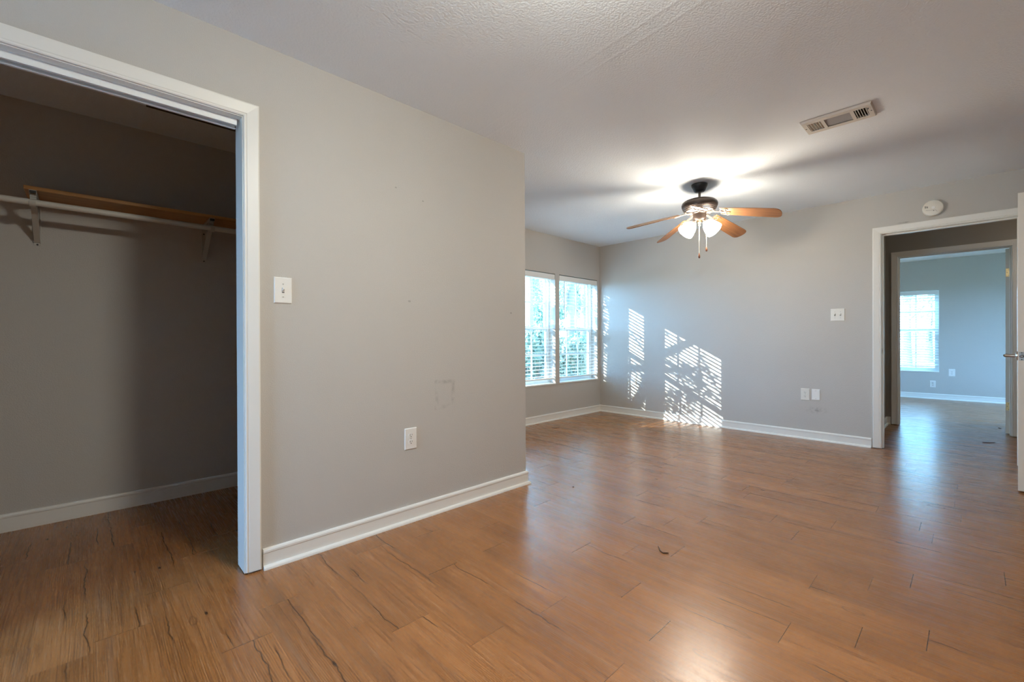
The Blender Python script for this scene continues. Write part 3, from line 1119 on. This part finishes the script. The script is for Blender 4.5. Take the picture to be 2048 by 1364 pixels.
# sloping rim
outer = [(-VX, -VY), (VX, -VY), (VX, VY), (-VX, VY)]
inner = [(-VX + 0.008, -VY + 0.006), (VX - 0.008, -VY + 0.006), (VX - 0.008, VY - 0.006), (-VX + 0.008, VY - 0.006)]
a_ = [bm.verts.new((x, y, -0.001)) for x, y in outer]
b_ = [bm.verts.new((x, y, zb)) for x, y in inner]
for k in range(4):
    bm.faces.new((a_[k], a_[(k + 1) % 4], b_[(k + 1) % 4], b_[k]))
obj('face_plate', bm, M_vent, vt)
boxes('duct_shade_sheet', [(-ox, ox, -0.155, 0.155, -0.0025, -0.0005)], M_dark, vt)  # near-black sheet standing in for the shade inside the duct
for nm, (ya, yb), tilt in (('end_louvers', openY[0], 62), ('end_louvers', openY[2], 128)):
    bm = B()
    n = 5
    for k in range(n):
        y = ya + (yb - ya) * (k + 0.5) / n
        dy = 0.0058 * math.cos(math.radians(tilt))
        dz = 0.0058 * math.sin(math.radians(tilt))
        zc = zb + 0.0055
        th = 0.0011
        ring = lambda x: [Vector((x, y - dy - th, zc - dz)), Vector((x, y - dy + th, zc - dz)), Vector((x, y + dy + th, zc + dz)), Vector((x, y + dy - th, zc + dz))]
        sweep(bm, [ring(-ox), ring(ox)])
    obj(nm, bm, M_vent, vt)
md = boxes('damper_panel', [(-ox, ox, openY[1][0], openY[1][1], zb + 0.005, zb + 0.006)], M_damper, vt)
md['label'] = 'grey closed middle panel'
for y in (-0.166, 0.166):
    bm = B()
    lathe(bm, [(0.0038, 0.0), (0.0038, -0.0012), (0.002, -0.002)], 12, Matrix.Translation((0.0, y, zb)))
    obj('screw', bm, M_slot, vt)
bm = B()
box(bm, -0.052, -0.044, -0.158, -0.153, zb - 0.006, zb + 0.001)
obj('damper_lever', bm, M_slot, vt)

# ------------------------------------------------------------------ ceiling fan
FX, FY = 3.938, 1.683
fan = thing('ceiling_fan', 'dark bronze ceiling fan with brown wood blades and two lit glass shades in view', 'ceiling fan', (FX, FY, H))
bm = B()
lathe(bm, [(0.067, 0.0), (0.068, -0.009), (0.065, -0.022), (0.055, -0.038), (0.048, -0.056), (0.042, -0.064), (0.028, -0.068), (0.012, -0.069)], 40)
obj('canopy', bm, M_canopy, fan, smooth=True, angle=50)
bm = B()
lathe(bm, [(0.0108, -0.060), (0.0108, -0.145)], 20)
obj('downrod', bm, M_bronze, fan, smooth=True)
bm = B()
lathe(bm, [(0.018, -0.122), (0.020, -0.130), (0.055, -0.134), (0.100, -0.139), (0.130, -0.150), (0.145, -0.164), (0.1505, -0.180), (0.149, -0.197),
           (0.1435, -0.210), (0.141, -0.212), (0.1415, -0.217), (0.137, -0.221), (0.1345, -0.223), (0.135, -0.228), (0.130, -0.232), (0.127, -0.234), (0.1275, -0.240), (0.120, -0.244)], 64)
obj('motor_housing', bm, M_bronze, fan, smooth=True, angle=28)
bm = B()
lathe(bm, [(0.121, -0.2425), (0.118, -0.246), (0.090, -0.249), (0.056, -0.248)], 48)
obj('motor_underside', bm, M_pewter, fan, smooth=True)
for k in range(15):
    a = 2 * PI * k / 15 + 0.1
    bm = B()
    prism(bm, [(0.094, -0.005), (0.112, -0.006), (0.112, 0.006), (0.094, 0.005)], -0.2500, -0.2470, Matrix.Rotation(a, 4, 'Z'))
    obj('cooling_slot', bm, M_slot, fan)
bm = B()
lathe(bm, [(0.060, -0.246), (0.060, -0.256), (0.055, -0.262), (0.055, -0.306), (0.050, -0.318), (0.046, -0.324), (0.020, -0.328)], 40)
obj('switch_housing', bm, M_bronze, fan, smooth=True)

BLADE_A0 = -84.9
ZB = -0.229            # where the drooping blade axes meet the fan axis
DROOP = math.radians(13)
PITCH = math.radians(-19)


def blade_outline():
    o = []
    for r, w in ((0.180, 0.050), (0.30, 0.057), (0.45, 0.063), (0.598, 0.066)):
        o.append((r, -w))
    for k in range(1, 6):
        an = -PI / 2 + (PI / 2) * k / 6
        o.append((0.606 + 0.045 * math.cos(an), -0.021 + 0.045 * math.sin(an)))
    o.append((0.653, -0.010))
    top = [(x, -y) for x, y in reversed(o)]
    return o + top


for k in range(5):
    a = math.radians(BLADE_A0 + 72 * k)
    Rz = Matrix.Rotation(a, 4, 'Z')
    Mb = Rz @ Matrix.Translation((0, 0, ZB)) @ Matrix.Rotation(DROOP, 4, 'Y') @ Matrix.Rotation(PITCH, 4, 'X')
    # iron: arm from the flywheel, then a pronged scroll holding the blade
    bm = B()
    arm = [(0.062, 0, -0.252), (0.095, 0, -0.257), (0.130, 0, -0.266), (0.160, 0, -0.273), (0.195, 0, -0.281)]
    rings = []
    P = [Vector(p) for p in arm]
    for i, p in enumerate(P):
        dd = (P[min(i + 1, len(P) - 1)] - P[max(i - 1, 0)]).normalized()
        nn = Vector((-dd.z, 0, dd.x)) * 0.003
        hw = Vector((0, (0.016, 0.013, 0.011, 0.013, 0.015)[i], 0))
        rings.append([Rz @ (p - hw - nn), Rz @ (p + hw - nn), Rz @ (p + hw + nn), Rz @ (p - hw + nn)])
    sweep(bm, rings)
    iron = obj('blade_iron', bm, M_iron, fan)
    bm = B()
    zz = -0.0070
    for cy_, r0 in ((0.020, 0.019), (-0.020, 0.019)):
        pts = [Mb @ Vector((0.205 + r0 * 1.2 * math.cos(t * PI / 8), cy_ + r0 * math.sin(t * PI / 8), zz)) for t in range(17)]
        tube(bm, pts, 0.0035, 6)
    for pr in (((0.185, 0.0), (0.24, 0.0), (0.265, 0.0)), ((0.21, 0.036), (0.235, 0.046), (0.252, 0.040)), ((0.21, -0.036), (0.235, -0.046), (0.252, -0.040))):
        tube(bm, [Mb @ Vector((x, y, zz)) for x, y in pr], [0.005, 0.0045, 0.0035], 6)
    obj('iron_scroll', bm, M_iron, iron, smooth=True)
    bm = B()
    prism(bm, blade_outline(), -0.003, 0.003)
    bmesh.ops.bevel(bm, geom=[e for e in bm.edges if abs(e.verts[0].co.z - e.verts[1].co.z) < 1e-5 and len(e.link_faces) == 2 and any(len(f.verts) > 4 for f in e.link_faces)], offset=0.0012, segments=1, affect='EDGES')
    b_o = obj('blade', bm, M_blade, fan)
    b_o.matrix_local = Mb

# two glass bells on short arms round the switch housing
cam_az = math.atan2(-FY, -FX)
for sgn in (1, -1):
    a = cam_az + math.radians(66 * sgn)
    Rz = Matrix.Rotation(a, 4, 'Z')
    tiltm = Rz @ Matrix.Translation((0.050, 0, -0.342)) @ Matrix.Rotation(math.radians(180 - 42), 4, 'Y')
    bm = B()
    tube(bm, [Rz @ Vector(p) for p in ((0.020, 0, -0.318), (0.036, 0, -0.320), (0.050, 0, -0.332), (0.060, 0, -0.349))], 0.010, 10)
    fit = obj('light_arm', bm, M_iron, fan, smooth=True)
    bm = B()
    lathe(bm, [(0.012, -0.008), (0.024, -0.004), (0.027, 0.010), (0.025, 0.014)], 24, tiltm)
    obj('shade_holder', bm, M_iron, fit, smooth=True)
    bm = B()
    prof = [(0.024, 0.010), (0.037, 0.019), (0.052, 0.042), (0.061, 0.068), (0.067, 0.094), (0.072, 0.118), (0.070, 0.1195), (0.052, 0.108), (0.020, 0.103)]
    lathe(bm, prof, 18, tiltm)
    sd_ = obj('glass_shade', bm, M_shade, fan, smooth=True, angle=60)
    sd_['label'] = 'glowing frosted glass bell shade'
# finial and chains
bm = B()
lathe(bm, [(0.020, -0.326), (0.018, -0.340), (0.008, -0.350), (0.010, -0.362), (0.004, -0.374), (0.001, -0.376)], 20)
obj('finial', bm, M_brass, fan, smooth=True)
rt = Vector((0.7214, -0.6925, 0))
for off, zend in ((-0.004, -0.622), (0.060, -0.562)):
    p = rt * off - Vector((math.cos(cam_az), math.sin(cam_az), 0)) * -0.038
    bm = B()
    tube(bm, [(p.x * 0.9, p.y * 0.9, -0.315), (p.x, p.y, -0.34), (p.x, p.y, zend)], 0.0017, 6)
    ch = obj('pull_chain', bm, M_chain, fan)
    bm = B()
    lathe(bm, [(0.0025, 0.004), (0.0055, -0.004), (0.0085, -0.020), (0.0090, -0.032), (0.0065, -0.040), (0.001, -0.042)], 14, Matrix.Translation((p.x, p.y, zend)))
    fb = obj('chain_fob', bm, M_fob, ch, smooth=True)
    fb['label'] = 'dark wooden pull fob'

# ceiling light just above and behind the camera (its glow and shadows are in the picture)
cl = thing('ceiling_light', 'round short-stemmed ceiling light with a glowing dome near the closet', 'ceiling light', (0.92, 0.62, H))
bm = B()
lathe(bm, [(0.070, 0), (0.070, -0.012), (0.020, -0.020), (0.018, -0.070), (0.040, -0.080), (0.085, -0.084), (0.085, -0.090), (0.080, -0.090)], 40)
obj('light_base', bm, M_bronze, cl, smooth=True)
bm = B()
lathe(bm, [(0.080, -0.088), (0.118, -0.092), (0.132, -0.102), (0.128, -0.122), (0.108, -0.146), (0.070, -0.166), (0.030, -0.174), (0.001, -0.175)], 20)
obj('glass_dome', bm, M_dome, cl, smooth=True)

# unseen fill lamp added in the hall, only to lift the door trim
M_hall_fill = emitter('hall_fill_glow', (1.0, 0.86, 0.66), 38.0)
hall_fill = thing('ceiling_light', 'unseen fill light added round the corner in the hall', 'ceiling light', (6.38, -1.05, H))
bm = B()
lathe(bm, [(0.120, 0), (0.120, -0.016), (0.112, -0.022), (0.104, -0.022)], 32)
obj('light_base', bm, M_bronze, hall_fill, smooth=True)
bm = B()
lathe(bm, [(0.106, -0.020), (0.100, -0.042), (0.082, -0.064), (0.050, -0.078), (0.001, -0.084)], 20)
obj('glass_dome', bm, M_hall_fill, hall_fill, smooth=True)

# ------------------------------------------------------------------ bits on the floor
def twig(label, pts, r, nm='twig', cat='twig', m=None):
    bm = B()
    n = len(pts)
    tube(bm, pts, [r * (0.6 + 0.5 * math.sin(PI * (i + 0.5) / n)) for i in range(n)], 7)
    return tag(obj(nm, bm, m or M_twig, smooth=True), label, cat)


def scrap(label, c, l, w, ang):
    bm = B()
    M = Matrix.Translation((c[0], c[1], 0.0015)) @ Matrix.Rotation(ang, 4, 'Z')
    out = []
    for k in range(14):
        t = 2 * PI * k / 14
        out.append((l * math.cos(t) * (1 - 0.15 * math.sin(3 * t)), w * math.sin(t) * (1 + 0.2 * math.cos(2 * t))))
    top = [M @ Vector((x, y, 0.0016 + 0.004 * (x / l) ** 2)) for x, y in out]
    bot = [M @ Vector((x, y, -0.0012 + 0.004 * (x / l) ** 2)) for x, y in out]
    sweep(bm, [bot, top])
    return tag(obj('leaf_scrap', bm, M_twig), label, 'leaf scrap')


twig('small bent brown twig on the floor planks in mid room', [(2.098, 1.112, 0.006), (2.064, 1.084, 0.004), (2.054, 1.064, 0.003), (2.068, 1.050, 0.003), (2.072, 1.044, 0.003)], 0.0026)
scrap('dark leaf scrap on the floor below the half hidden window', (4.05, 3.47), 0.045, 0.011, -0.75)
scrap('thin dark leaf scrap on the hall floor between the two doorways', (6.58, -0.11), 0.055, 0.010, -0.95)
scrap('tiny dark crumb of leaf on the floor past the second doorway', (7.72, -0.22), 0.020, 0.012, 0.4)
scrap('tiny black crumb on the shiny planks beyond the closet wall corner', (2.515, 1.99), 0.007, 0.006, 0.2)

# ------------------------------------------------------------------ outdoors
M_ground = painted('leaf_litter_ground', (0.30, 0.27, 0.19), 3.0, 0.2, 0.9, 0.35)
M_bark = painted('tree_bark', (0.17, 0.15, 0.13), 14, 0.5, 0.9, 0.3)
M_leaf = plain('leaf_green', (0.22, 0.33, 0.26), 0.6)
M_leaf2 = plain('leaf_olive', (0.30, 0.36, 0.28), 0.6)
M_bounce = painted('bounce_slab_pale', (0.74, 0.75, 0.75), 9, 0.2, 0.8, 0.06)
bm = B()
for (xa, xb, ya, yb) in ((-60, 60, 4.03, 80), (XB + 0.25, 60, -60, 4.03), (-60, XB + 0.25, -60, YS - 0.16), (-60, XWST - 0.2, YS - 0.16, 4.03)):
    box(bm, xa, xb, ya, yb, -0.6, -0.30)
g_o = struct(obj('ground', bm, M_ground))
struct(boxes('bounce_ground', [(-8.0, XWST - 0.14, -1.8, 2.34, -0.30, -0.12)], M_bounce))  # unseen pale slab added to bounce daylight up to the ceiling


def leaf_cloud(bm, c, rad, n, size, rr):
    for _ in range(n):
        while True:
            v = Vector((rr.uniform(-1, 1), rr.uniform(-1, 1), rr.uniform(-1, 1)))
            if v.length < 1:
                break
        p = Vector(c) + Vector((v.x * rad[0], v.y * rad[1], v.z * rad[2]))
        e = Euler((rr.uniform(0, 6.3), rr.uniform(0, 6.3), rr.uniform(0, 6.3))).to_matrix()
        s_ = size * rr.uniform(0.6, 1.3)
        q = [p + e @ Vector(w) for w in ((-s_, 0, 0), (0, -s_ * 0.45, 0.1 * s_), (s_, 0, 0), (0, s_ * 0.45, 0.1 * s_))]
        bm.faces.new([bm.verts.new(w) for w in q])


def tree(label, x, y, h, r, seed, crown=0.5, leaves=1500, size=0.07, m=None, lean=(0, 0), group='trees outside the windows', spread=1.0, limbs=(), sprays=()):
    rr = random.Random(seed)
    t = thing('tree', label, 'tree', (x, y, -0.30), 0, group)
    bm = B()
    n = 9
    pts, rad = [], []
    for i in range(n):
        f = i / (n - 1)
        pts.append(Vector((lean[0] * f * h + 0.10 * math.sin(f * 5 + seed) * f, lean[1] * f * h + 0.10 * math.cos(f * 4 + seed) * f, f * h)))
        rad.append(r * (1.25 if i == 0 else 1 - 0.75 * f))
    tube(bm, pts, rad, 12)
    tips = []
    for k in range(int(9 * spread) + 4):
        f = rr.uniform(crown * 0.75, 0.97)
        i = int(f * (n - 1))
        p0 = pts[i]
        an = rr.uniform(0, 2 * PI)
        ln = h * 0.26 * spread * (1.2 - f) * rr.uniform(0.7, 1.3) + 0.25
        d = Vector((math.cos(an), math.sin(an), rr.uniform(0.25, 0.8)))
        p1 = p0 + d * ln * 0.5
        p2 = p0 + d * ln + Vector((0, 0, rr.uniform(-0.1, 0.25)))
        tube(bm, [p0, p1, p2], [rad[i] * 0.45, rad[i] * 0.3, rad[i] * 0.12], 6)
        tips += [p1, p2, p2]
        for _ in range(2):
            d2 = Vector((rr.uniform(-1, 1), rr.uniform(-1, 1), rr.uniform(0, 0.9)))
            q = p1 + d2 * ln * 0.45
            tube(bm, [p1, q], [rad[i] * 0.16, rad[i] * 0.05], 5)
            tips.append(q)
    for lm, r0 in limbs:                                   # world-space limbs
        tube(bm, [Vector(p) - Vector((x, y, -0.30)) for p in lm], [r0 * (1 - 0.7 * q / (len(lm) - 1)) for q in range(len(lm))], 8)
    obj('trunk', bm, M_bark, t, smooth=True)
    if leaves:
        bm = B()
        per = max(1, leaves // len(tips))
        for p in tips:
            w = h * 0.075 * spread
            leaf_cloud(bm, p, (w, w, w * 0.8), per, size, rr)
        for c, rad3, cnt in sprays:
            leaf_cloud(bm, Vector(c) - Vector((x, y, -0.30)), rad3, cnt, size, rr)
        obj('foliage', bm, m or M_leaf, t, recalc=False)
    return t


def shrub(label, x, y, w, h, seed, n=2600, m=None):
    rr = random.Random(seed)
    t = thing('shrub', label, 'shrub', (x, y, -0.30), 0, 'shrubs outside the windows')
    bm = B()
    for k in range(9):
        a = rr.uniform(0, 2 * PI)
        tube(bm, [(0, 0, 0), (0.3 * w * math.cos(a), 0.3 * w * math.sin(a), h * 0.4), (0.6 * w * math.cos(a), 0.6 * w * math.sin(a), h * rr.uniform(0.6, 0.95))], [0.02, 0.014, 0.005], 6)
    obj('stems', bm, M_bark, t)
    bm = B()
    for k in range(14):
        a, f = rr.uniform(0, 2 * PI), rr.uniform(0.15, 0.9)
        rad = w * 0.75 * math.sqrt(rr.random()) * (1.1 - 0.6 * f)
        leaf_cloud(bm, (rad * math.cos(a), rad * math.sin(a), h * f), (w * 0.38, w * 0.38, h * 0.22), n // 14, 0.06, rr)
    obj('foliage', bm, m or M_leaf, t, recalc=False)


_rt = Vector((0.72140484, -0.69250272, 0))
_fw = Vector((0.6925, 0.7214, 0))


def spot(px, d):
    """plan position seen in column px of the picture at distance d"""
    v = _fw * d + _rt * ((px - 1024) / 883.9 * d)
    return v.x, v.y


for i, (px, d, h, r, lab, kw) in enumerate([
    (1060, 11.0, 8.0, 0.14, 'dark straight tree trunk seen behind the left part of the half hidden window', dict(crown=0.45, leaves=5000, spread=0.6)),
    (1142, 14.5, 9.0, 0.16, 'leafy tree seen behind the left panes of the corner window', dict(crown=0.25, leaves=9000, size=0.06, spread=0.6)),
    (1168, 19.0, 10.0, 0.20, 'airy tree seen behind the right panes of the corner window', dict(crown=0.2, leaves=10000, size=0.08, m=M_leaf2, spread=0.7)),
    (1085, 24.0, 10.0, 0.22, 'distant tree behind the middle of the half hidden window', dict(crown=0.2, leaves=9000, size=0.10, spread=0.7)),
    (1112, 29.0, 11.0, 0.24, 'distant tree seen behind the post between the two windows', dict(crown=0.2, leaves=9000, size=0.11, m=M_leaf2, spread=0.7)),
    (1185, 34.0, 11.0, 0.24, 'distant tree at the right edge of the corner window', dict(crown=0.2, leaves=9000, size=0.12, spread=0.7)),
]):
    x, y = spot(px, d)
    tree(lab, x, y, h, r, 11 + i, **kw)
for i, (px, d, w, h, lab, m) in enumerate([
    (1068, 7.3, 0.55, 1.5, 'low dark shrub behind the lower sash of the half hidden window', M_leaf),
    (1126, 8.6, 0.6, 1.3, 'low olive shrub behind the lower left of the corner window', M_leaf2),
    (1160, 10.4, 0.7, 1.4, 'low green shrub behind the lower middle of the corner window', M_leaf),
    (1190, 12.3, 0.8, 1.4, 'low shrub behind the lower right of the corner window', M_leaf),
]):
    x, y = spot(px, d)
    shrub(lab, x, y, w, h, 31 + i, m=m)
for i, (px, d, h, r, lab) in enumerate([
    (1815, 22.0, 9.0, 0.16, 'tree outside the far room window, behind its left panes'),
    (1858, 25.0, 9.0, 0.16, 'tree outside the far room window, behind its right panes'),
]):
    x, y = spot(px, d)
    tree(lab, x, y, h, r, 51 + i, crown=0.25, leaves=2400, size=0.10)
# thin tree between the sun and the windows; its branches break up the sunlight
tree('tall thin tree outside to the left of the windows, between them and the sun', 1.16, 8.00, 9.0, 0.185, 77, crown=0.28, leaves=2200, size=0.05,
     limbs=[([(1.16, 8.0, 2.0), (1.7, 7.0, 2.45), (2.10, 6.40, 2.72), (2.10, 5.50, 3.10), (2.2, 4.9, 3.5)], 0.075), ([(2.10, 6.40, 2.72), (2.12, 5.9, 2.50), (2.2, 5.5, 2.2)], 0.03)],
     sprays=[((2.1, 5.88, 2.42), (0.16, 0.22, 0.26), 130), ((2.1, 6.2, 2.15), (0.16, 0.3, 0.16), 90), ((2.1, 7.12, 3.15), (0.12, 0.14, 0.55), 150)])
